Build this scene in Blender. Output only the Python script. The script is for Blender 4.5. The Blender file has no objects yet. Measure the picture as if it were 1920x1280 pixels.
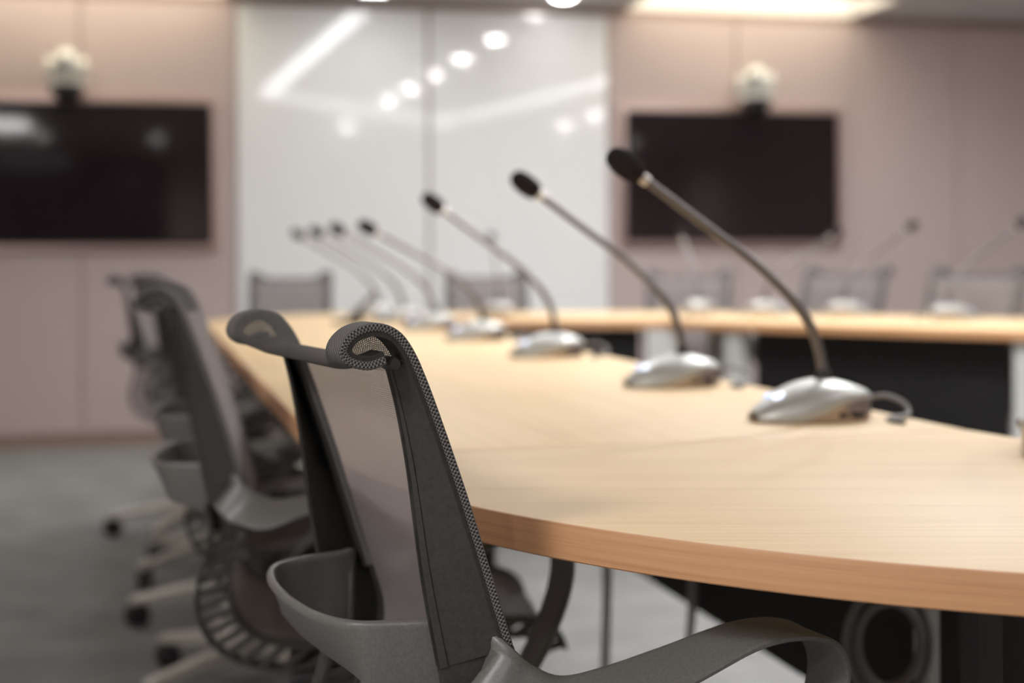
import bpy, bmesh, math, random
from mathutils import Vector, Matrix
random.seed(7)
PI = math.pi
S = bpy.context.scene
COL = S.collection

# ------------------------------------------------------------------ camera, world, exposure
cam_d = bpy.data.cameras.new('camera')
cam = bpy.data.objects.new('camera', cam_d); COL.objects.link(cam)
cam.location = (0, 0, 0.93)
cam.rotation_euler = (math.radians(90), math.radians(0.35), 0)
cam_d.lens = 50; cam_d.sensor_width = 36; cam_d.sensor_fit = 'HORIZONTAL'
cam_d.shift_y = -154/1920
cam_d.clip_start = 0.05
cam_d.dof.use_dof = True
cam_d.dof.focus_distance = 1.03
cam_d.dof.aperture_fstop = 3.5
S.camera = cam
w = bpy.data.worlds.new('world'); S.world = w; w.use_nodes = True
w.node_tree.nodes['Background'].inputs[0].default_value = (0.9, 0.93, 1, 1)
w.node_tree.nodes['Background'].inputs[1].default_value = 0.05
vs = S.view_settings
vs.view_transform = 'Standard'; vs.look = 'None'; vs.gamma = 1; vs.exposure = 3.78
STRIP_L, DOWN_L, SLOT_L, SPOT_W, PANEL_L = 0.95, 6.8, 0.28, 2.3, 1.95   # radiance of the cove strips, downlights and wall-washer slot

# room frame: s along the far wall, t from the far wall into the room
WA = math.radians(13)
def RM(s, t, z=0):
    return Vector((math.cos(WA)*s + math.sin(WA)*t, 7.66 + math.sin(WA)*s - math.cos(WA)*t, z))
CEIL = 2.30; SLOTZ = 2.44

# ------------------------------------------------------------------ materials
def mat(name, col, rough=0.5, metal=0.0, spec=0.5, emit=None, es=1.0, coat=0.0):
    m = bpy.data.materials.new(name); m.use_nodes = True
    b = m.node_tree.nodes['Principled BSDF']
    b.inputs['Base Color'].default_value = (*col, 1)
    b.inputs['Roughness'].default_value = rough
    b.inputs['Metallic'].default_value = metal
    b.inputs['Specular IOR Level'].default_value = spec
    b.inputs['Coat Weight'].default_value = coat
    if emit:
        b.inputs['Emission Color'].default_value = (*emit, 1)
        b.inputs['Emission Strength'].default_value = es
    return m
def nodes(m): return m.node_tree.nodes, m.node_tree.links, m.node_tree.nodes['Principled BSDF']
def noisy(m, c1, c2, scale, coord='Object', stretch=(1, 1, 1), detail=4, bump=0.0, lo=0.35, hi=0.65):
    N, L, B = nodes(m)
    tc = N.new('ShaderNodeTexCoord'); mp = N.new('ShaderNodeMapping'); mp.inputs['Scale'].default_value = stretch
    no = N.new('ShaderNodeTexNoise'); no.inputs['Scale'].default_value = scale; no.inputs['Detail'].default_value = detail
    cr = N.new('ShaderNodeValToRGB')
    cr.color_ramp.elements[0].color = (*c1, 1); cr.color_ramp.elements[1].color = (*c2, 1)
    cr.color_ramp.elements[0].position = lo; cr.color_ramp.elements[1].position = hi
    L.new(tc.outputs[coord], mp.inputs[0]); L.new(mp.outputs[0], no.inputs['Vector'])
    L.new(no.outputs[0], cr.inputs[0]); L.new(cr.outputs[0], B.inputs['Base Color'])
    if bump:
        bp = N.new('ShaderNodeBump'); bp.inputs['Strength'].default_value = bump; bp.inputs['Distance'].default_value = 0.002
        L.new(no.outputs[0], bp.inputs['Height']); L.new(bp.outputs[0], B.inputs['Normal'])
    return m
M = {}
M['carpet'] = mat('carpet', (.3, .3, .29), .95, spec=.1)
def carpet(m):
    N, L, B = nodes(m)
    tc = N.new('ShaderNodeTexCoord')
    n1 = N.new('ShaderNodeTexNoise'); n1.inputs['Scale'].default_value = 5; n1.inputs['Detail'].default_value = 3
    n2 = N.new('ShaderNodeTexNoise'); n2.inputs['Scale'].default_value = 220
    mx = N.new('ShaderNodeMath'); mx.operation = 'MULTIPLY_ADD'; mx.inputs[1].default_value = .6
    m2 = N.new('ShaderNodeMath'); m2.operation = 'MULTIPLY'; m2.inputs[1].default_value = .4
    cr = N.new('ShaderNodeValToRGB')
    cr.color_ramp.elements[0].position = .3; cr.color_ramp.elements[1].position = .7
    cr.color_ramp.elements[0].color = (.17, .168, .164, 1); cr.color_ramp.elements[1].color = (.285, .283, .277, 1)
    bp = N.new('ShaderNodeBump'); bp.inputs['Strength'].default_value = .4; bp.inputs['Distance'].default_value = .003
    for n in (n1, n2): L.new(tc.outputs['Object'], n.inputs['Vector'])
    L.new(n2.outputs[0], m2.inputs[0]); L.new(n1.outputs[0], mx.inputs[0]); L.new(m2.outputs[0], mx.inputs[2])
    L.new(mx.outputs[0], cr.inputs[0]); L.new(cr.outputs[0], B.inputs['Base Color'])
    L.new(n2.outputs[0], bp.inputs['Height']); L.new(bp.outputs[0], B.inputs['Normal'])
carpet(M['carpet'])
def wood(name, c1, c2, c3):
    m = mat(name, c2, .48, spec=.38)
    N, L, B = nodes(m)
    uv = N.new('ShaderNodeUVMap'); mp = N.new('ShaderNodeMapping'); mp.inputs['Scale'].default_value = (1.6, 70, 1)
    no = N.new('ShaderNodeTexNoise'); no.inputs['Scale'].default_value = 2.2; no.inputs['Detail'].default_value = 5; no.inputs['Roughness'].default_value = .6
    mp2 = N.new('ShaderNodeMapping'); mp2.inputs['Scale'].default_value = (.5, 9, 1)
    n2 = N.new('ShaderNodeTexNoise'); n2.inputs['Scale'].default_value = 2; n2.inputs['Detail'].default_value = 2
    ad = N.new('ShaderNodeMath'); ad.operation = 'MULTIPLY_ADD'; ad.inputs[1].default_value = .65
    ml = N.new('ShaderNodeMath'); ml.operation = 'MULTIPLY'; ml.inputs[1].default_value = .35
    cr = N.new('ShaderNodeValToRGB')
    cr.color_ramp.elements[0].position = .28; cr.color_ramp.elements[0].color = (*c1, 1)
    cr.color_ramp.elements[1].position = .7; cr.color_ramp.elements[1].color = (*c3, 1)
    e = cr.color_ramp.elements.new(.47); e.color = (*c2, 1)
    L.new(uv.outputs[0], mp.inputs[0]); L.new(uv.outputs[0], mp2.inputs[0])
    L.new(mp.outputs[0], no.inputs['Vector']); L.new(mp2.outputs[0], n2.inputs['Vector'])
    L.new(n2.outputs[0], ml.inputs[0]); L.new(no.outputs[0], ad.inputs[0]); L.new(ml.outputs[0], ad.inputs[2])
    L.new(ad.outputs[0], cr.inputs[0]); L.new(cr.outputs[0], B.inputs['Base Color'])
    bp = N.new('ShaderNodeBump'); bp.inputs['Strength'].default_value = .08; bp.inputs['Distance'].default_value = .001
    L.new(no.outputs[0], bp.inputs['Height']); L.new(bp.outputs[0], B.inputs['Normal'])
    return m
M['wood'] = wood('maple_veneer', (.58, .40, .205), (.70, .505, .28), (.76, .565, .325))
M['wood_shaded'] = wood('shaded_maple_veneer', (.40, .195, .09), (.57, .30, .145), (.65, .37, .19))  # same veneer on the rim, its shade put into a darker colour
M['wall'] = noisy(mat('pink_fabric_panel', (.5, .39, .36), .75, spec=.25), (.50, .41, .39), (.53, .435, .415), 60, bump=.05)
M['trim'] = mat('bronze_trim', (.34, .24, .20), .4, .3)
M['white_paint'] = noisy(mat('white_paint', (.8, .8, .78), .7, spec=.2), (.79, .79, .77), (.82, .82, .8), 40)
M['grey_paint'] = noisy(mat('grey_ceiling_paint', (.6, .58, .56), .8, spec=.2), (.58, .56, .55), (.62, .6, .58), 40)
M['board'] = mat('white_back_painted_glass', (.85, .86, .855), .06, spec=.62)
M['seam'] = mat('board_joint', (.40, .37, .34), .5)
M['screen'] = mat('black_screen_glass', (.015, .0095, .0115), .06, spec=.5)
M['bezel'] = mat('black_bezel', (.012, .011, .011), .35)
M['rose'] = mat('rose_metal', (.62, .47, .42), .28, .85)
M['cam_white'] = noisy(mat('white_camera_plastic', (.78, .78, .72), .35), (.77, .77, .71), (.8, .8, .74), 80)
M['black'] = noisy(mat('black_plastic', (.015, .014, .014), .5), (.013, .012, .012), (.018, .017, .017), 90)
M['panel'] = noisy(mat('black_modesty_panel', (.014, .013, .013), .55, spec=.3), (.012, .012, .012), (.016, .015, .015), 70)
M['leg_white'] = noisy(mat('white_powder_coat', (.62, .62, .59), .45), (.60, .60, .57), (.64, .64, .61), 50)
M['graphite'] = noisy(mat('graphite_plastic', (.042, .040, .035), .48, spec=.4), (.036, .034, .030), (.048, .046, .041), 260, bump=.06)
M['ribbon'] = noisy(mat('grey_ribbon_plastic', (.14, .138, .128), .38, spec=.5), (.125, .122, .113), (.155, .152, .142), 420, bump=.08)
M['alu'] = mat('champagne_aluminium', (.52, .49, .43), .38, .35)
M['silver'] = mat('silver_shell', (.50, .505, .48), .42, .6)
M['skirt'] = mat('smoked_chrome', (.40, .34, .31), .2, .9)
M['gun'] = mat('gunmetal_gooseneck', (.16, .145, .14), .38, .55)
M['foam'] = noisy(mat('black_foam', (.022, .018, .019), .95, spec=.1), (.015, .012, .013), (.04, .034, .035), 900, bump=.4)
M['ring'] = mat('pale_ring', (.7, .66, .6), .3, .4)
M['led'] = mat('button_light', (.8, .85, 1), .3, emit=(.75, .83, 1), es=.12)
M['led_blue'] = mat('blue_button_light', (.4, .55, 1), .3, emit=(.35, .5, 1), es=.10)
M['cable'] = mat('grey_cable', (.20, .195, .19), .5)
M['cable_lt'] = mat('pale_grey_cable', (.27, .265, .26), .6)
M['strip'] = mat('cove_light', (1, 1, 1), .5, emit=(.98, .99, 1), es=STRIP_L)
M['down'] = mat('downlight_glow', (1, 1, 1), .5, emit=(1, .98, .965), es=DOWN_L)
M['panel_glow'] = mat('panel_light', (1, 1, 1), .5, emit=(1, .985, .97), es=PANEL_L)
M['down_dim'] = mat('dim_disc_glow', (1, 1, 1), .5, emit=(1, .97, .94), es=DOWN_L*.3)  # dim disc face, also worn by the added fill lamps
M['slot'] = mat('slot_diffuser', (1, 1, 1), .5, emit=(1, .90, .70), es=SLOT_L)
M['lens'] = mat('camera_lens', (.01, .01, .012), .08, coat=1)
M['dark_glass'] = mat('dark_glass', (.02, .025, .03), .1)
M['tablet'] = mat('tablet_shell', (.06, .04, .035), .4)

def mesh_fabric(name, c, dark, pitch, pv, hole, alpha=True, bump=.3):
    """woven elastic: rows of small holes set out in the cloth's own UV (metres)"""
    m = mat(name, c, .8, spec=.2)
    N, L, B = nodes(m)
    uv = N.new('ShaderNodeUVMap'); sp = N.new('ShaderNodeSeparateXYZ'); L.new(uv.outputs[0], sp.inputs[0])
    def mth(op, a, b=None, c_=None):
        n = N.new('ShaderNodeMath'); n.operation = op
        for i, v in enumerate((a, b, c_)):
            if v is None: continue
            if isinstance(v, (int, float)): n.inputs[i].default_value = v
            else: L.new(v, n.inputs[i])
        return n.outputs[0]
    k = 2*PI/pitch; kv = 2*PI/pv
    sx = mth('SINE', mth('MULTIPLY', sp.outputs[0], k)); sy = mth('SINE', mth('MULTIPLY', sp.outputs[1], kv))
    pr = mth('MULTIPLY', sx, sy)                       # checkered bumps: peaks are holes
    mr = N.new('ShaderNodeMapRange'); mr.interpolation_type = 'SMOOTHSTEP'
    mr.inputs['From Min'].default_value = hole-.18; mr.inputs['From Max'].default_value = hole+.18
    L.new(pr, mr.inputs['Value'])
    cr = N.new('ShaderNodeMix'); cr.data_type = 'RGBA'
    cr.inputs[6].default_value = (*c, 1); cr.inputs[7].default_value = (*dark, 1)
    mr2 = N.new('ShaderNodeMapRange'); mr2.inputs['From Min'].default_value = -.5; mr2.inputs['From Max'].default_value = .6
    L.new(pr, mr2.inputs['Value']); L.new(mr2.outputs[0], cr.inputs[0]); L.new(cr.outputs[2], B.inputs['Base Color'])
    bp = N.new('ShaderNodeBump'); bp.inputs['Strength'].default_value = bump; bp.inputs['Distance'].default_value = .0006
    bp.invert = True
    L.new(pr, bp.inputs['Height']); L.new(bp.outputs[0], B.inputs['Normal'])
    if alpha:
        tr = N.new('ShaderNodeBsdfTranslucent'); ms = N.new('ShaderNodeMixShader'); ms.inputs[0].default_value = .34
        tp = N.new('ShaderNodeBsdfTransparent'); ma = N.new('ShaderNodeMixShader')
        L.new(cr.outputs[2], tr.inputs[0]); L.new(B.outputs[0], ms.inputs[1]); L.new(tr.outputs[0], ms.inputs[2])
        L.new(mr.outputs[0], ma.inputs[0]); L.new(ms.outputs[0], ma.inputs[1]); L.new(tp.outputs[0], ma.inputs[2])
        L.new(ma.outputs[0], N['Material Output'].inputs[0])
    if False:
        L.new(mth('SUBTRACT', 1, mr.outputs[0]), B.inputs['Alpha'])
    return m
M['sling'] = mesh_fabric('elastic_mesh', (.43, .385, .38), (.12, .105, .103), .0030, .0030, .66)
M['knit'] = mesh_fabric('knit_edge', (.27, .258, .25), (.026, .024, .023), .0040, .0031, .4, alpha=False, bump=1.0)
M['knit_open'] = mesh_fabric('stretched_knit', (.27, .258, .25), (.05, .046, .045), .0040, .0031, .72, bump=1.0)

# ------------------------------------------------------------------ mesh helpers
def obj(name, bm, m, parent=None, smooth=True, mats=None, bevel=0, angle=40):
    me = bpy.data.meshes.new(name)
    bmesh.ops.recalc_face_normals(bm, faces=bm.faces[:])
    bm.to_mesh(me); bm.free()
    for x in (mats or [m]): me.materials.append(x)
    o = bpy.data.objects.new(name, me); COL.objects.link(o)
    if parent: o.parent = parent
    if smooth:
        me.shade_smooth() if hasattr(me, 'shade_smooth') else [setattr(p, 'use_smooth', True) for p in me.polygons]
        if angle < 180:
            bm2 = bmesh.new(); bm2.from_mesh(me)
            for e in bm2.edges:
                if len(e.link_faces) == 2 and e.calc_face_angle(0) > math.radians(angle): e.smooth = False
            bm2.to_mesh(me); bm2.free()
    if bevel:
        b = o.modifiers.new('bevel', 'BEVEL'); b.width = bevel; b.segments = 3; b.limit_method = 'ANGLE'
        b.angle_limit = math.radians(50); b.harden_normals = False
    return o
def tag(o, label=None, cat=None, group=None, kind=None):
    if label: o['label'] = label
    if cat: o['category'] = cat
    if group: o['group'] = group
    if kind: o['kind'] = kind
    return o
def empty(name, loc, rz=0, label=None, cat=None, group=None):
    o = bpy.data.objects.new(name, None); COL.objects.link(o)
    o.location = loc; o.rotation_euler = (0, 0, rz); o.empty_display_size = .1
    return tag(o, label, cat, group)
def copy_tree(o, parent=None):
    c = o.copy(); COL.objects.link(c)
    if parent:
        c.parent = parent; c.matrix_parent_inverse = o.matrix_parent_inverse.copy()
    for ch in list(o.children): copy_tree(ch, c)
    return c
def box(bm, c, d, rot=None):
    r = bmesh.ops.create_cube(bm, size=1)
    mt = Matrix.Translation(c) @ (rot.to_4x4() if rot else Matrix.Identity(4)) @ Matrix.Diagonal((*d, 1))
    bmesh.ops.transform(bm, matrix=mt, verts=r['verts'])
    return r['verts']
def prism(bm, pts, z0, z1, mi=0):
    lo = [bm.verts.new((p[0], p[1], z0)) for p in pts]; hi = [bm.verts.new((p[0], p[1], z1)) for p in pts]
    n = len(pts); fs = [bm.faces.new(lo[::-1]), bm.faces.new(hi)]
    for i in range(n): fs.append(bm.faces.new((lo[i], lo[(i+1) % n], hi[(i+1) % n], hi[i])))
    for f in fs: f.material_index = mi
    return fs
def lathe(bm, prof, seg=24, axis='Z', mt=None):
    rings = []
    for r, z in prof:
        if r < 1e-6: rings.append([bm.verts.new((0, 0, z))])
        else: rings.append([bm.verts.new((r*math.cos(2*PI*i/seg), r*math.sin(2*PI*i/seg), z)) for i in range(seg)])
    vs_ = [v for r in rings for v in r]
    for a, b in zip(rings, rings[1:]):
        for i in range(seg):
            j = (i+1) % seg
            if len(a) == 1 and len(b) == 1: continue
            if len(a) == 1: bm.faces.new((a[0], b[i], b[j]))
            elif len(b) == 1: bm.faces.new((a[i], a[j], b[0]))
            else: bm.faces.new((a[i], a[j], b[j], b[i]))
    if len(rings[0]) > 1: bm.faces.new(rings[0][::-1])
    if len(rings[-1]) > 1: bm.faces.new(rings[-1])
    if mt is not None: bmesh.ops.transform(bm, matrix=mt, verts=vs_)
    return vs_
def tube(bm, pts, r, seg=10, caps=True):
    pts = [Vector(p) for p in pts]; n = len(pts)
    rr = r if isinstance(r, (list, tuple)) else [r]*n
    rings = []; up = None
    for i in range(n):
        t = (pts[min(i+1, n-1)]-pts[max(i-1, 0)]).normalized()
        if up is None:
            up = Vector((0, 0, 1)) if abs(t.z) < .9 else Vector((1, 0, 0))
        x = t.cross(up).normalized(); y = x.cross(t).normalized(); up = y
        rings.append([bm.verts.new(pts[i]+(x*math.cos(2*PI*k/seg)+y*math.sin(2*PI*k/seg))*rr[i]) for k in range(seg)])
    for a, b in zip(rings, rings[1:]):
        for k in range(seg): bm.faces.new((a[k], a[(k+1) % seg], b[(k+1) % seg], b[k]))
    if caps: bm.faces.new(rings[0][::-1]); bm.faces.new(rings[-1])
def spline(P, n):
    """Catmull-Rom through P (tuples of any length), n steps per span"""
    P = [Vector(p) for p in P]; out = []
    for i in range(len(P)-1):
        a = P[max(i-1, 0)]; b = P[i]; c = P[i+1]; d = P[min(i+2, len(P)-1)]
        for k in range(n):
            t = k/n
            out.append(.5*((2*b)+(c-a)*t+(2*a-5*b+4*c-d)*t*t+(3*b-a-3*c+d)*t**3))
    out.append(P[-1]); return out
def uv_layer(bm): return bm.loops.layers.uv.verify()

# ------------------------------------------------------------------ setting
def quad_obj(name, pts, m, kind='structure'):
    bm = bmesh.new(); vs_ = [bm.verts.new(p) for p in pts]; bm.faces.new(vs_)
    o = obj(name, bm, m, smooth=False)
    return tag(o, kind=kind)
def room_box(bm, s0, s1, t0, t1, z0, z1):
    P = [RM(s0, t0), RM(s1, t0), RM(s1, t1), RM(s0, t1)]
    prism(bm, P, z0, z1)
S0, S1, T1 = -4.6, 4.3, 10.0
bm = bmesh.new(); room_box(bm, S0, S1, -.12, T1, -.1, 0); tag(obj('floor', bm, M['carpet'], smooth=False), kind='structure')
SLOTS = [(-2.95, -1.5), (.66, 2.0)]       # lit slots recessed into the ceiling along the far wall
bm = bmesh.new()
room_box(bm, S0, S1, .55, T1, CEIL, CEIL+.2)
for a, b in ((S0, -2.95), (-1.5, .66), (2.0, S1)): room_box(bm, a, b, -.12, .55, CEIL, CEIL+.2)
for a, b in SLOTS: room_box(bm, a, b, 0, .55, SLOTZ, CEIL+.2)
tag(obj('ceiling', bm, M['grey_paint'], smooth=False), kind='structure')
# far wall: upholstered panels with narrow joints
bm = bmesh.new()
room_box(bm, S0, S1, -.12, -.012, 0, CEIL-.001)
seams = [S0, -3.7, -2.95, -2.226, -1.453, .539, 1.29, 2.008, 2.654, 3.3, 3.95, S1]
for a, b in zip(seams, seams[1:]):
    if abs(a+1.453) < .01: continue
    room_box(bm, a+.009, b-.009, -.012, 0, .07, 2.26)
tag(obj('wall_back', bm, M['wall'], smooth=False, bevel=.003), kind='structure')
bm = bmesh.new(); room_box(bm, S0, S1, -.012, .006, 2.262, 2.296); tag(obj('trim_1', bm, M['trim'], smooth=False), kind='structure')
bm = bmesh.new(); room_box(bm, S0, -1.46, -.012, .008, 0, .066); room_box(bm, .546, S1, -.012, .008, 0, .066)
tag(obj('baseboard_back', bm, M['trim'], smooth=False), kind='structure')
for nm, sa, sb in (('wall_left', S0-.1, S0), ('wall_right', S1, S1+.1)):
    bm = bmesh.new(); room_box(bm, sa, sb, -.12, T1, 0, CEIL); tag(obj(nm, bm, M['wall'], smooth=False), kind='structure')
bm = bmesh.new(); room_box(bm, S0, S1, T1, T1+.1, 0, CEIL); tag(obj('wall_front', bm, M['wall'], smooth=False), kind='structure')
# unseen dark panes added behind the camera for the screens to mirror
def glazed(name, s0, s1):
    bm = bmesh.new(); room_box(bm, s0, s1, T1-.03, T1-.001, .05, 2.2)
    tag(obj(name, bm, M['dark_glass'], smooth=False), kind='structure')
glazed('added_dark_pane_1', -3.9, -1.9); glazed('added_dark_pane_2', 2.0, 2.6)

bm = bmesh.new()
for a, b in SLOTS: room_box(bm, a, b, -.012, -.0005, CEIL-.003, CEIL+.2)
tag(obj('trim_2', bm, M['white_paint'], smooth=False), kind='structure')
# glass writing board: two tall panels
bd = empty('glass_writing_board', RM(-.457, .0, .09), WA, 'tall glossy white glass writing board of two panels between the two screens', 'board')
for sa, sb in ((-1.45, -.463), (-.440, .536)):
    bm = bmesh.new(); box(bm, ((sa+sb)/2+.457, -.009, 1.085), (sb-sa, .016, 2.16))
    obj('glass_panel', bm, M['board'], bd, smooth=False, bevel=.003)
bm = bmesh.new(); box(bm, (.0055, -.004, 1.085), (.0225, .007, 2.16)); obj('joint_strip', bm, M['seam'], bd, smooth=False)

def wall_display(s, zc, label):
    W, Hh = 1.246, .712
    t = empty('wall_display', RM(s, .0, zc-Hh/2-.04), WA, label, 'television', 'wall screens')
    z = Hh/2+.04
    # rose metal surround, standing a little proud of the panels
    bm = bmesh.new(); fw = .035; dp = .03
    for sx in (-1, 1): box(bm, (sx*(W/2+fw/2), -dp/2-.001, z), (fw, dp, Hh+2*fw))
    for sz in (-1, 1): box(bm, (0, -dp/2-.001, z+sz*(Hh/2+fw/2)), (W, dp, fw))
    obj('metal_surround', bm, M['rose'], t, smooth=False, bevel=.004)
    bm = bmesh.new(); box(bm, (0, -.026, z), (W-.002, .05, Hh-.002)); obj('housing', bm, M['bezel'], t, smooth=False, bevel=.004)
    bm = bmesh.new(); box(bm, (0, -.0525, z), (W-.02, .003, Hh-.022)); obj('screen', bm, M['screen'], t, smooth=False)
    return t
wall_display(-2.205, 1.375, 'large black wall screen left of the white glass board, cut by the picture edge')
wall_display(1.26, 1.384, 'large black wall screen right of the white glass board')

def ptz(s, z0, yaw, label):
    t = empty('conference_camera', RM(s, .15, z0), WA+yaw, label, 'camera', 'conference cameras')
    bm = bmesh.new(); lathe(bm, [(0.0, 0), (.07, 0), (.075, .008), (.07, .026), (.045, .032), (0, .033)], 28); obj('base', bm, M['black'], t)
    bm = bmesh.new()
    for sx in (-1, 1):
        lathe(bm, [(0, -.016), (.052, -.016), (.06, -.008), (.06, .008), (.05, .016), (0, .018)], 28, mt=Matrix.Translation((sx*.082, 0, .105)) @ Matrix.Rotation(PI/2*sx, 4, 'Y'))
        box(bm, (sx*.078, 0, .06), (.026, .07, .07))
    box(bm, (0, 0, .036), (.17, .08, .022)); obj('yoke', bm, M['cam_white'], t, bevel=.004)
    bm = bmesh.new()
    r = bmesh.ops.create_uvsphere(bm, u_segments=32, v_segments=20, radius=.078)
    bmesh.ops.transform(bm, matrix=Matrix.Translation((0, 0, .128)) @ Matrix.Diagonal((.84, 1, 1.02, 1)), verts=r['verts'])
    hd = obj('camera_head', bm, M['cam_white'], t)
    bm = bmesh.new(); lathe(bm, [(0, 0), (.024, 0), (.024, .02), (.018, .022), (.016, .018), (0, .018)], 24, mt=Matrix.Translation((0, -.066, .132)) @ Matrix.Rotation(PI/2, 4, 'X'))
    obj('lens', bm, M['lens'], hd)
    # wall shelf bracket carries the camera
    bm = bmesh.new(); box(bm, (0, .0, -.006), (.16, .13, .012)); box(bm, (0, .09, -.02), (.10, .06, .03)); obj('bracket', bm, M['black'], t, smooth=False)
ptz(-2.28, 1.772, .0, 'white ball-shaped conference camera on top of the left wall screen')
ptz(1.35, 1.775, -.55, 'white ball-shaped conference camera on top of the right wall screen')

# ------------------------------------------------------------------ lights of the room, plus added fill lamps
def strip(name, a, b, wdt, label):
    bm = bmesh.new()
    A, B_ = RM(*a), RM(*b); d = (B_-A); L_ = d.length; rz = math.atan2(d.y, d.x)
    t = empty(name, (*((A+B_)/2).xy, CEIL), rz, label, 'light', 'ceiling cove lights')
    box(bm, (0, 0, -.012), (L_, wdt+.03, .022)); obj('housing', bm, M['white_paint'], t, smooth=False)
    bm = bmesh.new(); box(bm, (0, 0, -.025), (L_-.01, wdt, .004)); obj('diffuser', bm, M['strip'], t, smooth=False)
poly = [(-.78, .30), (-1.07, 4.15), (.76, 6.33), (1.406, 3.0), (1.20, .75)]
for a, b in zip(poly, poly[1:]): strip('cove_light', a, b, .13, 'long white ceiling light strip, seen mirrored in the glass board')
dl = None
def down(s, t, power=1.0, dim=False):
    global dl
    if dl is None:
        dl = empty('downlight', (0, 0, CEIL), 0, 'small round white downlight, mirrored in the glass board or added as fill', 'light', 'ceiling downlights')
        bm = bmesh.new(); lathe(bm, [(.062, 0), (.080, 0), (.080, -.004), (.066, -.006), (.062, -.003)], 32); obj('rim', bm, M['white_paint'], dl)
        bm = bmesh.new(); lathe(bm, [(0, -.024), (.025, -.0225), (.045, -.017), (.058, -.008), (.061, -.001), (0, -.001)], 32); obj('diffuser', bm, M['down'], dl)
        ld = bpy.data.lights.new('beam', 'SPOT'); lo = bpy.data.objects.new('beam', ld); COL.objects.link(lo); lo.parent = dl; lo.location = (0, 0, -.03)
        ld.energy = SPOT_W*8; ld.spot_size = math.radians(158); ld.spot_blend = 1.0; ld.shadow_soft_size = .055; ld.color = (.985, .99, 1)
        o = dl
    else: o = copy_tree(dl)
    if power != 1.0:
        for c in o.children:
            if c.type == 'LIGHT': c.data = c.data.copy(); c.data.energy *= power
    if dim:
        for c in o.children:
            if c.name.startswith('diffuser'): c.data = c.data.copy(); c.data.materials[0] = M['down_dim']
    p = RM(s, t); o.location = (p.x, p.y, CEIL)
down(.124, 2.05, .34)
down(.21, .32, .02, True); down(.167, 1.185, .36)
for i, pw in ((3, .22), (4, .5), (5, 1.8)): down(.21-.043*i, .32+.865*i, pw)
for t, pw in ((1.2, .4), (3.3, .15), (5.54, .7), (6.64, .7)): down(2.085, t, pw)
down(3.3, 1.9, .9)  # added fill lamp to lift the dim right end of the wall
for t, pw in ((1.5, .42), (3.2, .12)): down(-2.6, t, pw)  # added fill lamps that brighten the left of the far wall
down(-.1, 7.0, .2)  # added fill lamp for the front of the near table
for s_, t in ((-2.0, 8.9), (-3.2, 8.7), (3.4, 8.6)): down(s_, t, 2.0, True)  # unseen strong fill added around and behind the camera, with dim discs
# wall-washer slot over the far wall
for (a, b), lb in zip(SLOTS, ('warm lit ceiling slot washing the wall above the left screen', 'warm lit ceiling slot washing the wall above the right screen')):
    t = empty('wall_washer_light', RM((a+b)/2, .27, SLOTZ), WA, lb, 'light', 'wall washers')
    bm = bmesh.new(); box(bm, (0, 0, -.008), (b-a-.01, .50, .012)); obj('diffuser', bm, M['slot'], t, smooth=False)
def panel_light(s_, t_, w_, d_, m, label):
    t = empty('ceiling_light_panel', RM(s_, t_, CEIL), WA, label, 'light', 'ceiling light panels')
    bm = bmesh.new(); box(bm, (0, 0, -.008), (w_+.06, d_+.06, .015)); obj('frame', bm, M['white_paint'], t, smooth=False)
    bm = bmesh.new(); box(bm, (0, 0, -.018), (w_, d_, .004)); obj('diffuser', bm, m, t, smooth=False)
panel_light(-3.65, 7.4, .9, .8, M['panel_glow'], 'flat square ceiling light, seen mirrored in the left wall screen')
# ------------------------------------------------------------------ tables
UD = Vector((-.25, .968)); VD = Vector((.968, .25))
def UVp(u, v): return UD*u + VD*v
ZT = .73; TH = .028
def tabletop(parent, pts, grain, name='tabletop'):
    """outline -> slab with rounded arrises; UV: top along the grain, rim along the rim"""
    base = parent.location; bm = bmesh.new(); uv = uv_layer(bm)
    P = [Vector((p[0]-base.x, p[1]-base.y)) for p in pts]
    area = sum(P[i].x*P[(i+1) % len(P)].y-P[(i+1) % len(P)].x*P[i].y for i in range(len(P)))
    if area < 0: P.reverse()
    n = len(P)
    def inset(d):
        out = []
        for i in range(n):
            a, b, c = P[i-1], P[i], P[(i+1) % n]
            e1 = (b-a).normalized(); e2 = (c-b).normalized()
            n1 = Vector((-e1.y, e1.x)); n2 = Vector((-e2.y, e2.x)); m_ = (n1+n2)
            m_ = m_/max(.3, m_.dot(n1)) if m_.length > 1e-6 else n1
            out.append(b+m_*d)
        return out
    levels = [(0.0012, -TH), (0, -TH+.0012), (0, -.002), (.0006, -.0006), (.002, 0)]
    rings = []
    for d, z in levels:
        rings.append([bm.verts.new((p.x, p.y, ZT+z)) for p in inset(d)])
    arc = [0]
    for i in range(n): arc.append(arc[-1]+(P[(i+1) % n]-P[i]).length)
    off = random.random()*7
    for li in range(len(levels)-1):
        a, b = rings[li], rings[li+1]
        for i in range(n):
            j = (i+1) % n
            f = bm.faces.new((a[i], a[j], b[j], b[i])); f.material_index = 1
            for lp, (u, z) in zip(f.loops, ((arc[i], levels[li][1]), (arc[i+1], levels[li][1]), (arc[i+1], levels[li+1][1]), (arc[i], levels[li+1][1]))):
                lp[uv].uv = (u+off, z*1.5+off)
    g = Vector(grain).normalized(); gp = Vector((-g.y, g.x))
    for ring, flip in ((rings[-1], False), (rings[0], True)):
        f = bm.faces.new(ring[::-1] if flip else ring)
        for lp in f.loops:
            q = Vector((lp.vert.co.x, lp.vert.co.y)); lp[uv].uv = (q.dot(g)+off, q.dot(gp)+off)
    return obj(name, bm, None, parent, mats=[M['wood'], M['wood_shaded']], angle=35)
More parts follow.
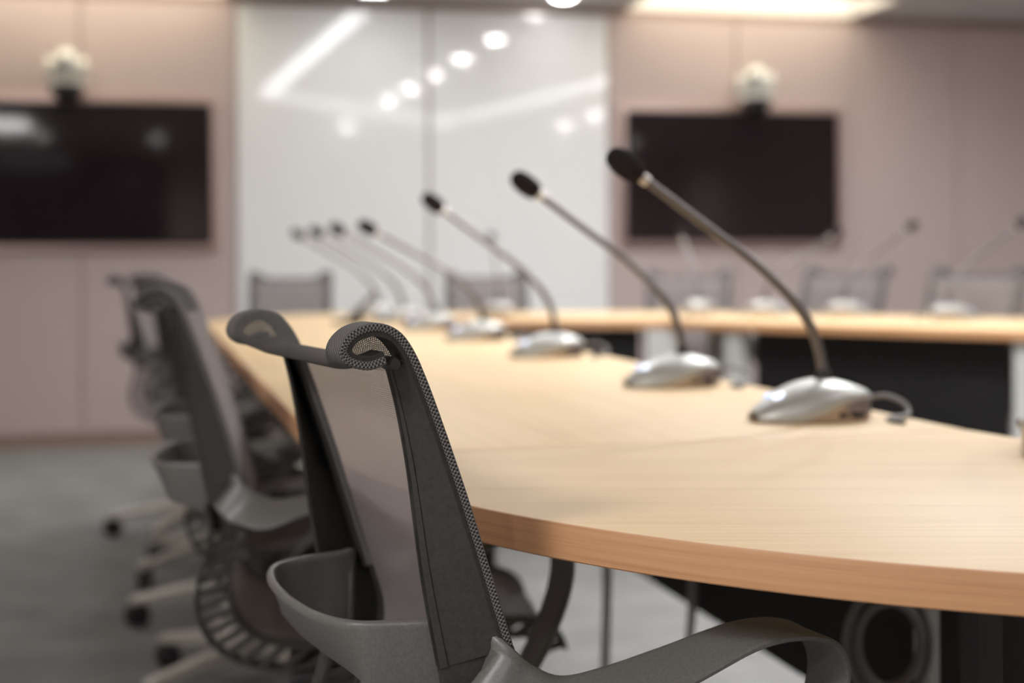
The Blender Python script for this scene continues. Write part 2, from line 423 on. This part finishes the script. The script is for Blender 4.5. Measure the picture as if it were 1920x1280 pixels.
def bar(parent, name, a, b, thick, z0, z1, m, bevel=.003):
    base = parent.location; a = Vector(a); b = Vector(b); d = b-a
    bm = bmesh.new(); c = (a+b)/2
    box(bm, (c.x-base.x, c.y-base.y, (z0+z1)/2), (d.length, thick, z1-z0), Matrix.Rotation(math.atan2(d.y, d.x), 3, 'Z'))
    return obj(name, bm, m, parent, smooth=False, bevel=bevel)
def table(pts, grain, label, legs=(), panel=None, zp=.35, name='conference_table'):
    c = sum((Vector(p) for p in pts), Vector((0, 0)))/len(pts)
    t = empty(name, (c.x, c.y, 0), 0, label, 'table', 'wooden table sections of the ring')
    tabletop(t, pts, grain)
    for (a, b, th, m) in legs:
        bar(t, 'leg', a, b, th, 0, ZT-TH, m)
    if panel: bar(t, 'modesty_panel', panel[0], panel[1], .016, zp, ZT-TH-.004, M['panel'])
    return t
CU, CV, CR = 1.457, .995, .81
arc = [UVp(CU-CR*math.sin(a), CV-CR*math.cos(a)) for a in [PI/2*k/40 for k in range(41)]]
LW, BK = M['leg_white'], M['black']
table(arc+[UVp(1.38, .995), UVp(1.38, .93), UVp(CU, .92)], (1, -.03),
      'rounded wooden corner table nearest the camera, in sharp focus',
      legs=[((.458, 1.50), (.485, 1.507), .04, BK), ((.402, 1.13), (.43, 1.09), .05, BK), ((.505, 1.555), (.575, 1.572), .02, M['graphite'])])
def straight(u0, u1, label, l0, l1, first=[]):
    return table([UVp(u0+.0015, .185), UVp(u1-.0015, .185), UVp(u1-.0015, .92), UVp(u0+.0015, .92)], UD, label,
          legs=(first or [(UVp(l0+.02, .64), UVp(l0+.02, .69), .05, BK)])+[(UVp(l1-.02, .64), UVp(l1-.02, .69), .05, BK)], panel=(UVp(l0+.022, .885), UVp(l1+.04, .885)))
straight(CU, 2.92, 'long straight wooden table section with microphones next to the rounded corner', 1.478, 2.86, [(UVp(1.478, .868), UVp(1.478, .905), .034, LW)])
straight(2.92, 4.35, 'farther straight wooden table section on the left side, strongly blurred', 2.94, 4.29)
table([UVp(4.353, .185), (-1.0, 4.60), (-1.01, 4.78), (-.98, 4.98), (-.90, 5.17), (-.77, 5.31), (-.60, 5.39), (-.40, 5.41), (-.16, 5.41), (-.16, 4.70), UVp(4.353, .92)], (1, 0),
      'far left corner section of the wooden table ring, by the glass board',
      legs=[((-.9, 4.8), (-.86, 4.86), .05, LW), ((-.21, 4.76), (-.21, 4.84), .05, LW)])
table([(-.157, 4.70), (.50, 4.63), (.66, 5.34), (-.157, 5.41)], (1, -.1), 'far wooden table section below the glass board, black panel in front',
      legs=[((.44, 4.675), (.535, 4.665), .07, LW)], panel=((-.14, 4.75), (.42, 4.70)), zp=.2)
table([(.503, 4.63), (.677, 4.473), (1.177, 5.033), (.663, 5.34)], (1, -.5), 'small wedge-shaped wooden section joining the two far tables',
      legs=[((.70, 5.05), (.74, 5.02), .04, LW)])
table([(.68, 4.47), (1.44, 3.79), (1.94, 4.348), (1.18, 5.028)], (.68, -.61), 'far right wooden table section with two microphones and a black panel',
      legs=[((.69, 4.52), (.735, 4.48), .06, LW), ((1.383, 3.90), (1.43, 3.857), .05, LW)], panel=((.77, 4.48), (1.375, 3.937)), zp=.2)

# ------------------------------------------------------------------ chair
HW = .172
OUT = [(.025, .644), (.0075, .700), (-.011, .758), (-.030, .812), (-.043, .846), (-.053, .867), (-.064, .880), (-.079, .8855), (-.094, .883),
       (-.104, .876), (-.108, .867), (-.105, .859), (-.097, .854), (-.085, .852), (-.072, .856)]
FR2 = [(.025, .644), (.0355, .61), (.033, .585), (.020, .555), (.0105, .53), (.008, .505), (.0115, .48), (.022, .462), (.04, .447), (.068, .437),
       (.11, .433), (.17, .437), (.25, .445), (.33, .451), (.38, .451), (.41, .444), (.43, .430), (.437, .41)]
RR2 = [(-.031, .627), (-.022, .60), (-.018, .575), (-.025, .545), (-.0345, .515), (-.037, .49), (-.033, .465), (-.02, .44), (0, .422), (.03, .407),
       (.07, .400), (.12, .405), (.18, .413), (.25, .421), (.33, .427), (.38, .427), (.40, .42), (.41, .405)]
JX = -.17
def offs(P, d):
    """offset an (a,z) polyline by d to the left of its direction"""
    out = []
    for i in range(len(P)):
        t = (Vector(P[min(i+1, len(P)-1)])-Vector(P[max(i-1, 0)])).normalized()
        out.append((P[i][0]-t.y*d, P[i][1]+t.x*d))
    return out
def ribbon2(bm, A, B_, y0, y1, uv=None, mi=0):
    """solid strip between two (a,z) polylines of equal length, from y0 to y1"""
    n = len(A); V = []
    for i in range(n):
        V.append([bm.verts.new((A[i][0]+JX, y0, A[i][1])), bm.verts.new((A[i][0]+JX, y1, A[i][1])),
                  bm.verts.new((B_[i][0]+JX, y1, B_[i][1])), bm.verts.new((B_[i][0]+JX, y0, B_[i][1]))])
    s = [0]
    for i in range(1, n): s.append(s[-1]+(Vector(A[i])-Vector(A[i-1])).length)
    tk = (Vector(A[0])-Vector(B_[0])).length
    fs = []
    q = [0, abs(y1-y0), abs(y1-y0)+tk, 2*abs(y1-y0)+tk, 2*abs(y1-y0)+2*tk]
    for i in range(n-1):
        for k in range(4):
            f = bm.faces.new((V[i][k], V[i][(k+1) % 4], V[i+1][(k+1) % 4], V[i+1][k])); f.material_index = mi
            if uv:
                for lp, c in zip(f.loops, ((q[k], s[i]), (q[k+1], s[i]), (q[k+1], s[i+1]), (q[k], s[i+1]))): lp[uv].uv = c
    for r in (V[0], V[-1]): bm.faces.new(r)
def toed(bm, A, B_, ya, yb, th):
    """plate between two (a,z) polylines whose front and rear edges stand at different y"""
    V = [[bm.verts.new((a[0]+JX, ya, a[1])), bm.verts.new((a[0]+JX, ya+th, a[1])), bm.verts.new((b[0]+JX, yb+th, b[1])), bm.verts.new((b[0]+JX, yb, b[1]))] for a, b in zip(A, B_)]
    for p, q in zip(V, V[1:]):
        for k in range(4): bm.faces.new((p[k], p[(k+1) % 4], q[(k+1) % 4], q[k]))
    for r in (V[0], V[-1]): bm.faces.new(r)
def make_chair(label):
    t = empty('mesh_office_chair', (0, 0, 0), 0, label, 'chair', 'grey mesh office chairs around the table')
    O = [tuple(v) for v in spline(OUT, 4)]
    F2 = [tuple(v) for v in spline(FR2, 3)]; R2 = [tuple(v) for v in spline(RR2, 3)]
    # ---- side frames: curled rim, web plate and the ribbed lower spine
    for sg in (1, -1):
        bm = bmesh.new()
        yo, yi = sg*HW, sg*(HW-.027)
        rim = offs(O, .0065); rim2 = offs(O, .0095)     # left of the upward path is the rear
        ribbon2(bm, rim, rim2, yo, yi)
        # web plate: from the rim back to the rear edge
        up = [p for p in offs(O[:20], .0090)]
        rear = []
        RE = spline([(-.024, .627), (-.0365, .695), (-.0465, .772), (-.055, .820), (-.063, .8515)], 8)
        for i in range(len(up)):
            f = i/(len(up)-1)*(len(RE)-1); k = min(int(f), len(RE)-2); rear.append(tuple(RE[k].lerp(RE[k+1], f-k)))
        toed(bm, up, rear, sg*(HW-.001), sg*(HW-.024), -sg*.006)
        # slim flange stiffening the plate's rear edge
        toed(bm, [(a[0]*.12+b[0]*.88, a[1]*.12+b[1]*.88) for a, b in zip(up, rear)], rear, sg*(HW-.020), sg*(HW-.0225), -sg*.010)
        # little hook pad that clamps the fabric in its slot
        lathe(bm, [(0, -.011), (.004, -.011), (.005, -.009), (.005, .009), (.004, .011), (0, .011)], 14, mt=Matrix.Translation((JX-.0655, sg*(HW-.013), .8555)) @ Matrix.Rotation(PI/2, 4, 'X'))
        # lower spine: front and rear strips with ribs between
        f_in = offs(F2, -.005); r_in = offs(R2, .005)
        ribbon2(bm, F2, f_in, yo, yi); ribbon2(bm, R2[2:], r_in[2:], sg*(HW-.003), yi)
        toed(bm, [F2[0], F2[2], F2[4], F2[6]], [(R2[0][0]+.007, R2[0][1]), (R2[2][0]+.004, R2[2][1]), R2[4], R2[6]], sg*(HW-.001), sg*(HW-.024), -sg*.006)
        n = len(F2)
        for k in range(6, n-1, 2):
            a, b = Vector(F2[k]), Vector(R2[k]); c = (a+b)/2; d = a-b
            box(bm, (c.x+JX, sg*(HW-.0135), c.y), (d.length, .018, .006), Matrix.Rotation(-math.atan2(d.y, d.x), 3, 'Y'))
        for k in range(30, n-1):   # closed side under the seat
            pass
        obj('side_frame', bm, M['graphite'], t, bevel=.0012)
        # knitted edge running up the front of the frame and over the curl
        bm = bmesh.new(); uv = uv_layer(bm)
        ribbon2(bm, O, offs(O, .0064), sg*(HW+.001), sg*(HW-.030), uv)
        obj('knit_edge', bm, M['knit'], t, bevel=.0015)
    # ---- roll of fabric across the top
    bm = bmesh.new(); uv = uv_layer(bm)
    i0 = 16
    prof = O[i0:]
    NY = 64; rows = []
    Q = Vector((-.071, .8475))
    def waist(y):
        d = HW-.026-abs(y)
        f = min(max((d-.0)/.055, 0), 1); return f*f*(3-2*f)
    sA = [0]
    for i in range(1, len(prof)): sA.append(sA[-1]+(Vector(prof[i])-Vector(prof[i-1])).length)
    for j in range(NY+1):
        y = -(HW-.026)+2*(HW-.026)*j/NY
        wv = waist(y); row = []
        for i, p in enumerate(prof):
            v = Vector(p); c = v.lerp(Q+Vector(((v.x-Q.x)*.62, (v.y-Q.y)*.34-.0015)), wv)
            row.append(bm.verts.new((c.x+JX, y, c.y)))
        rows.append(row)
    for j in range(NY):
        for i in range(len(prof)-1):
            f = bm.faces.new((rows[j][i], rows[j+1][i], rows[j+1][i+1], rows[j][i+1]))
            for lp, (jj, ii) in zip(f.loops, ((j, i), (j+1, i), (j+1, i+1), (j, i+1))):
                lp[uv].uv = (2*HW*jj/NY, sA[ii]*1.25)
    obj('top_roll', bm, M['knit_open'], t, angle=180)
    # ---- one sheet of open mesh: back, then seat, then over the front edge
    path = [tuple(v) for v in (list(reversed(O[:i0+1]))+[Vector(p) for p in F2[1:]])]
    bm = bmesh.new(); uv = uv_layer(bm); NY = 24
    sA = [0]
    for i in range(1, len(path)): sA.append(sA[-1]+(Vector(path[i])-Vector(path[i-1])).length)
    rows = []
    nb = i0
    for i, p in enumerate(path):
        row = []
        v = Vector(p)
        tg = (Vector(path[min(i+1, len(path)-1)])-Vector(path[max(i-1, 0)])).normalized(); nrm = Vector((tg.y, -tg.x))  # rearward / downward
        if nrm.x > 0 and v.y > .55: nrm = -nrm
        for j in range(NY+1):
            y = -(HW-.020)+2*(HW-.020)*j/NY
            wv = waist(y); k = max(0, 1-sA[i]/.05); k = k*k*(3-2*k)
            c = v.lerp(Q+Vector(((v.x-Q.x)*.62, (v.y-Q.y)*.34-.0015)), wv*k)
            bow = (1-(y/HW)**2)*.006*min(1, sA[i]/.1)
            if v.y > .6: c = c+Vector((-bow, 0))
            elif sA[i] > sA[-1]-.4: c = c+Vector((0, -bow*2.5))
            row.append(bm.verts.new((c.x+JX+(.0005 if v.y > .6 else 0), y, c.y)))
        rows.append(row)
    for i in range(len(path)-1):
        for j in range(NY):
            f = bm.faces.new((rows[i][j], rows[i][j+1], rows[i+1][j+1], rows[i+1][j]))
            for lp, (ii, jj) in zip(f.loops, ((i, j), (i, j+1), (i+1, j+1), (i+1, j))):
                lp[uv].uv = (2*(HW-.02)*jj/NY, -sA[ii])
    obj('mesh_sling', bm, M['sling'], t, angle=180)
    # ---- ribbon: both arms and the hoop behind the back in one bent band
    R = [  # a, outward o, z, cross vector (a, o, z)
        (-.100, -.172, .657, .020, 0, -.038), (-.096, -.11, .658, .020, .002, -.040), (-.080, -.062, .660, .016, .005, -.046),
        (-.045, -.044, .661, .008, .004, -.056), (-.012, -.034, .6605, .002, .002, -.068), (.004, -.024, .660, .0, .002, -.074), (.016, .001, .650, .0, .006, -.072), (.034, .006, .632, 0, .022, -.058),
        (.057, .008, .619, 0, .046, -.030), (.09, .010, .620, 0, .054, -.015), (.14, .016, .631, 0, .056, -.010), (.195, .026, .6455, 0, .055, -.002),
        (.232, .032, .6465, 0, .053, -.001), (.256, .034, .636, 0, .052, 0), (.266, .034, .612, 0, .050, 0), (.258, .030, .575, 0, .048, 0),
        (.232, .022, .53, 0, .045, 0), (.185, .004, .475, 0, .042, 0), (.15, -.02, .435, 0, .040, 0), (.13, -.06, .405, 0, .040, 0), (.12, -.12, .385, .02, .02, 0)]
    SP = spline([tuple(p) for p in R], 6)
    full = [(Vector((p[0]+JX, -(HW+p[1]), p[2])), Vector((p[3], -p[4], p[5]))) for p in reversed(SP)]
    full += [(Vector((p[0]+JX, (HW+p[1]), p[2])), Vector((p[3], p[4], p[5]))) for p in SP[1:]]
    bm = bmesh.new(); rings = []
    n = len(full)
    for i, (p, c) in enumerate(full):
        tg = (full[min(i+1, n-1)][0]-full[max(i-1, 0)][0]).normalized()
        c = c-tg*c.dot(tg); L_ = c.length; cn = c/L_
        nr = tg.cross(cn).normalized(); h = .0027; hb = .0036    # thicker bead along the upper edge
        sec = [(0, -hb*.5), (0, hb*.5), (.0018, hb), (.006, hb), (.010, h), (L_-.002, h), (L_, h*.4), (L_, -h*.4), (L_-.002, -h), (.010, -h), (.006, -hb), (.0018, -hb)]
        rings.append([bm.verts.new(p+cn*x+nr*y) for x, y in sec])
    m_ = len(rings[0])
    for a, b in zip(rings, rings[1:]):
        for k in range(m_): bm.faces.new((a[k], a[(k+1) % m_], b[(k+1) % m_], b[k]))
    bm.faces.new(rings[0][::-1]); bm.faces.new(rings[-1])
    obj('arm_band', bm, M['ribbon'], t, angle=50)
    # ---- under the seat
    bm = bmesh.new(); box(bm, (0, 0, .365), (.17, .11, .045)); box(bm, (-.03, 0, .39), (.12, .36, .022)); box(bm, (.08, 0, .385), (.05, .36, .022))
    obj('tilt_mechanism', bm, M['black'], t, smooth=False, bevel=.008)
    bm = bmesh.new(); tube(bm, [(.02, -.05, .362), (.02, -.13, .358)], .005); box(bm, (.02, -.155, .357), (.03, .06, .008))
    obj('lift_lever', bm, M['black'], t, bevel=.003)
    bm = bmesh.new(); lathe(bm, [(.030, .06), (.030, .13), (.026, .135), (.026, .24), (.017, .245), (.017, .345)], 20)
    obj('gas_column', bm, M['black'], t)
    bm = bmesh.new(); lathe(bm, [(.0, .072), (.045, .072), (.048, .08), (.048, .115), (.036, .125), (.0, .125)], 24); hub = obj('base_hub', bm, M['alu'], t)
    for k in range(5):
        a = PI+2*PI*k/5
        ca, sa = math.cos(a), math.sin(a)
        bm = bmesh.new(); rings = []
        for r_, zt, zb, hw in ((.035, .122, .080, .024), (.10, .114, .078, .022), (.20, .097, .070, .0185), (.29, .080, .060, .0165), (.318, .074, .058, .014)):
            rings.append([bm.verts.new((ca*r_-sa*yy, sa*r_+ca*yy, zz)) for yy, zz in ((-hw, zb), (hw, zb), (hw, zt-.004), (hw*.7, zt), (-hw*.7, zt), (-hw, zt-.004))])
        for A_, B_ in zip(rings, rings[1:]):
            for q in range(6): bm.faces.new((A_[q], A_[(q+1) % 6], B_[(q+1) % 6], B_[q]))
        bm.faces.new(rings[0]); bm.faces.new(rings[-1])
        obj('leg', bm, M['alu'], t, bevel=.002)
        bm = bmesh.new(); cx, cy = ca*.30, sa*.30; b_ = a+.9
        rot = Matrix.Rotation(b_, 4, 'Z') @ Matrix.Rotation(PI/2, 4, 'X')
        for off in (-.013, .013):
            lathe(bm, [(0, -.009), (.020, -.009), (.0275, -.006), (.029, 0), (.0275, .006), (.020, .009), (0, .009)], 22,
                  mt=Matrix.Translation((cx-math.sin(b_)*off*-1, cy+math.cos(b_)*off*-1, .029)) @ rot)
        tube(bm, [(cx, cy, .028), (cx, cy, .062)], .008, 10)
        box(bm, (cx, cy, .046), (.036, .012, .022), Matrix.Rotation(b_, 3, 'Z'))
        obj('caster', bm, M['black'], t)
    return t
chair0 = None
n_chairs = 0
def chair(x, y, fx, fy, label, lift=0):
    global chair0, n_chairs
    n_chairs += 1
    if chair0 is None: chair0 = make_chair(label); o = chair0
    else: o = copy_tree(chair0)
    o.location = (x, y, 0); o.rotation_euler = (0, 0, math.atan2(fy, fx)); o['label'] = label
    for c in o.children:      # seat height set a little higher on its gas column
        if c.name.split('.')[0] not in ('leg', 'caster', 'base_hub', 'gas_column'): c.location.z = lift
        if c.name.split('.')[0] in ('leg', 'caster') and n_chairs % 2 == 0: c.rotation_euler.z = PI/5   # bases swivel freely
    return o
chair(.060, 1.2695, .91, .4147, 'dark grey mesh chair nearest the camera, in sharp focus at the rounded table corner')
row = ['second', 'third', 'fourth', 'fifth', 'sixth']
for k, (x, y, a) in enumerate(((-.222, 1.972, 9.5), (-.372, 2.556, 11), (-.526, 3.12, 9), (-.668, 3.69, 12), (-.835, 4.25, 9))):
    chair(x, y, math.cos(math.radians(a)), math.sin(math.radians(a)), 'blurred grey mesh chair, %s from the camera in the row along the left table edge' % row[k], (.013, .012, .008, .01, .01)[k])
chair(-1.06, 4.84, .99, .05, 'blurred grey mesh chair at the far end of the left table row, mostly hidden')
chair(-.90, 5.70, .10, -.99, 'grey mesh chair in front of the left glass board panel, facing the camera')
chair(-.09, 5.65, .08, -1.0, 'grey mesh chair in front of the right glass board panel, facing the camera')
chair(.671, 5.554, -.2, -.98, 'grey mesh chair below the right wall screen, behind two white table legs')
chair(1.131, 5.244, -.62, -.78, 'grey mesh chair at the far right table, just right of the right wall screen', .010)
chair(1.412, 4.662, -.72, -.69, 'grey mesh chair at the far right table, the one nearest the right picture edge', .012)

# ------------------------------------------------------------------ microphones
def make_mic(label):
    t = empty('conference_microphone', (0, 0, ZT), 0, label, 'microphone', 'gooseneck microphones on the tables')
    # plan outline (front nose at -x) and two height curves: shell top and the sweeping line between shell and skirt
    NX = 22; NYm = 14
    def half(u): return .054*(max(0, math.sin(PI*min(1, (u*.92+.03))))**.42)*(.86+.14*u)
    def top(u): return .013+.038*math.sin(PI*min(1, u**.85*.78+.0))**1.1 if u < 1 else .03
    def low(u): 
        f = min(max((u-.2)/.65, 0), 1); return .004+.026*f*f*(3-2*f)
    def grid(zf, bm):
        G = []
        for i in range(NX+1):
            u = i/NX; x = -.074+.148*u; r = []
            for j in range(NYm+1):
                s_ = -1+2*j/NYm; hwid = half(u); y = hwid*math.sin(s_*PI/2)
                r.append(bm.verts.new((x, y, zf(u, s_))))
            G.append(r)
        return G
    bm = bmesh.new()
    G = grid(lambda u, s_: low(u)+(top(u)-low(u))*max(0, math.cos(s_*PI/2))**.8 if top(u) > low(u) else low(u), bm)
    for i in range(NX):
        for j in range(NYm): bm.faces.new((G[i][j], G[i+1][j], G[i+1][j+1], G[i][j+1]))
    # small rolled lip under the shell
    edge = [G[i][0] for i in range(NX+1)]+[G[NX][j] for j in range(1, NYm+1)]+[G[i][NYm] for i in range(NX-1, -1, -1)]+[G[0][j] for j in range(NYm-1, 0, -1)]
    lo = [bm.verts.new((v.co.x*.985, v.co.y*.985, max(.0015, v.co.z-.003))) for v in edge]
    for i in range(len(edge)):
        j = (i+1) % len(edge); bm.faces.new((edge[i], edge[j], lo[j], lo[i]))
    shell = obj('shell', bm, M['silver'], t, angle=60)
    bm = bmesh.new()
    lowv, hiv = [], []
    ol = [(-.074+.148*i/NX, -half(i/NX), low(i/NX)) for i in range(NX+1)]
    ol += [(.074, half(1)*math.sin((-1+2*j/NYm)*PI/2), low(1)) for j in range(1, NYm+1)]
    ol += [(-.074+.148*i/NX, half(i/NX), low(i/NX)) for i in range(NX-1, -1, -1)]
    ol += [(-.074, half(0)*math.sin((-1+2*j/NYm)*PI/2), low(0)) for j in range(NYm-1, 0, -1)]
    for x, y, z in ol:
        lowv.append(bm.verts.new((x*.965, y*.965, 0))); hiv.append(bm.verts.new((x*.97, y*.97, z)))
    for i in range(len(ol)):
        j = (i+1) % len(ol); bm.faces.new((lowv[i], lowv[j], hiv[j], hiv[i]))
    bm.faces.new(lowv[::-1]); bm.faces.new(hiv)
    obj('base', bm, M['skirt'], t, angle=50)
    bm = bmesh.new()
    for px in (.022, .045): box(bm, (px, -half(.7)*.955, .009), (.010, .006, .006))
    obj('socket', bm, M['black'], t, smooth=False)
    for (px, py, r, m) in ((-.046, -.012, .0075, M['led']), (-.050, .008, .0055, M['led_blue'])):
        bm = bmesh.new(); u = (px+.074)/.148; z = low(u)+(top(u)-low(u))*max(0, math.cos(math.asin(min(1, abs(py)/half(u)))))**.8
        lathe(bm, [(0, -.003), (r, -.003), (r, .0012), (r*.8, .002), (0, .002)], 18, mt=Matrix.Translation((px, py, z)) @ Matrix.Rotation(-.35, 4, 'Y'))
        obj('button', bm, m, t)
    # gooseneck, its own origin at the foot
    ft = Vector((.020, 0, .045))
    bm = bmesh.new()
    pts = spline([(.020, 0, .040), (.019, 0, .060), (.013, 0, .090), (-.001, 0, .122), (-.028, 0, .155), (-.074, 0, .196), (-.14, 0, .243), (-.20, 0, .2855), (-.212, 0, .294)], 5)
    n = len(pts); rr = []
    for i, p in enumerate(pts):
        f = i/(n-1); rr.append(.0074 if f < .10 else (.0064 if f < .5 else .0055))
    tube(bm, [Vector(p)-ft for p in pts], rr, 14)
    gn = obj('gooseneck', bm, M['gun'], t, angle=60); gn.location = ft
    bm = bmesh.new(); lathe(bm, [(0, -.006), (.011, -.006), (.012, -.002), (.009, .010), (.0068, .014), (0, .014)], 20); cl = obj('collar', bm, M['black'], t); cl.location = ft+Vector((0, 0, .004))
    ax = (Vector(pts[-1])-Vector(pts[-3])).normalized(); q = Vector((0, 0, 1)).rotation_difference(ax).to_matrix().to_4x4()
    bm = bmesh.new(); lathe(bm, [(0, -.004), (.0068, -.004), (.0072, .0), (.0068, .006), (0, .006)], 20, mt=Matrix.Translation(Vector(pts[-1])-ft) @ q); obj('light_ring', bm, M['ring'], gn)
    bm = bmesh.new()
    prof = [(0, 0), (.0095, .0005), (.0135, .005), (.0155, .014), (.0158, .026), (.0148, .036), (.0115, .045), (.006, .0495), (0, .0505)]
    lathe(bm, prof, 26, mt=Matrix.Translation(Vector(pts[-1])-ft+ax*.006) @ q); obj('foam_windscreen', bm, M['foam'], gn, angle=180)
    # cable looping out of the rear
    bm = bmesh.new()
    tube(bm, spline([(.068, .012, .012), (.085, .012, .022), (.108, .004, .026), (.124, -.010, .018), (.122, -.026, .006), (.10, -.036, .0035), (.080, -.052, .0033), (.082, -.085, .0033)], 6), .0032, 8)
    obj('cable', bm, M['cable'], t)
    return t
mic0 = None
def mic(x, y, lx, ly, label, bend=0):
    """lx, ly: direction the gooseneck leans"""
    global mic0
    if mic0 is None: mic0 = make_mic(label); o = mic0
    else: o = copy_tree(mic0)
    o.location = (x, y, ZT); o.rotation_euler = (0, 0, math.atan2(-ly, -lx)); o['label'] = label
    for c in o.children:
        if c.name.startswith('gooseneck'): c.rotation_euler = (0, bend, 0)
    return o
LX, LY = -.968, -.25
mic(.365, 1.755, LX, LY, 'silver gooseneck microphone nearest the camera, the largest one on the table')
mic(.248, 2.23, LX, LY, 'silver gooseneck microphone, second from the camera in the left row', .01)
mic(.069, 2.91, LX, LY, 'silver gooseneck microphone, third from the camera in the left row', .01)
mic(-.092, 3.52, LX, LY, 'blurred gooseneck microphone, fourth from the camera in the left row', -.12)
mic(-.238, 4.06, LX, LY, 'blurred gooseneck microphone, fifth from the camera in the left row', -.09)
mic(-.37, 4.58, LX, LY, 'blurred gooseneck microphone, sixth from the camera in the left row', -.08)
mic(-.49, 4.98, LX, LY, 'blurred gooseneck microphone at the far end of the left row', -.08)
mic(-.05, 5.10, -.1, 1, 'blurred microphone on the far table in front of the right glass board panel', -.1)
mic(.665, 5.10, -.1, 1, 'blurred microphone on the far tables in front of the chair below the right screen', -.1)
mic(.90, 4.98, .97, .25, 'blurred microphone leaning right in front of the right wall screen corner', -.1)
mic(1.155, 4.88, .97, .25, 'blurred microphone leaning right on the far right table, before its first chair', -.02)
mic(1.40, 4.50, .97, .25, 'blurred microphone on the far right table, nearest the right picture edge', -.02)
mic(.566, 1.40, .25, -.97, 'microphone base on the rounded corner table, cut by the right picture edge')

# small dark control tablet on its stand, far left of the table
t = empty('control_tablet', (-.52, 4.50, ZT), 0.1, 'small dark slanted control tablet on a stand, on the far left table', 'tablet')
bm = bmesh.new(); box(bm, (0, 0, .006), (.09, .12, .012)); obj('stand_base', bm, M['black'], t, smooth=False, bevel=.004)
bm = bmesh.new(); box(bm, (.045, 0, .055), (.135, .16, .012), Matrix.Rotation(-.75, 3, 'Y')); obj('screen', bm, M['tablet'], t, smooth=False, bevel=.004)
bm = bmesh.new(); box(bm, (.035, 0, .025), (.02, .05, .045)); obj('stand_arm', bm, M['black'], t, smooth=False, bevel=.003)

# cables under the near table
def hanging(x, y, dx, label):
    t = empty('hanging_cable', (x, y, 0), 0, label, 'cable', 'cables hanging under the table')
    bm = bmesh.new(); tube(bm, spline([(0, 0, ZT-TH), (dx*.3, 0, .58), (dx, 0, .42), (dx*.6, .01, .22), (dx*.2, .02, .06), (dx+.03, .03, .009), (dx+.14, .08, .008)], 8), .0075, 10)
    obj('cord', bm, M['cable_lt'], t)
    bm = bmesh.new(); box(bm, (0, 0, ZT-TH-.008), (.03, .02, .016)); obj('clip', bm, M['black'], t, smooth=False, bevel=.002)
hanging(.142, 2.35, .012, 'pale grey cable hanging under the table, nearer the front chair')
hanging(.262, 2.32, .03, 'pale grey cable hanging under the table, beside the slanting black panel edge')
t = empty('cable_coil', (.42, 1.60, ZT-TH), 0, 'coiled grey cable hung under the rounded corner table at the right', 'cable')
bm = bmesh.new()
for (r, dy, r2, ph) in ((.047, 0, .005, 0), (.041, .012, .005, 1), (.035, -.010, .005, 2)):
    pts = [(r*math.cos(a+ph), dy+.004*math.sin(2*a), -.205+r*1.35*math.sin(a+ph)) for a in [2*PI*k/40 for k in range(41)]]
    tube(bm, pts, r2, 10, caps=False)
obj('loops', bm, M['cable'], t)
bm = bmesh.new(); tube(bm, spline([(0, 0, 0), (.004, .0, -.06), (0, .0, -.135), (.0, .012, -.15), (.0, .014, -.10)], 5), .004, 8); obj('hook', bm, M['black'], t)
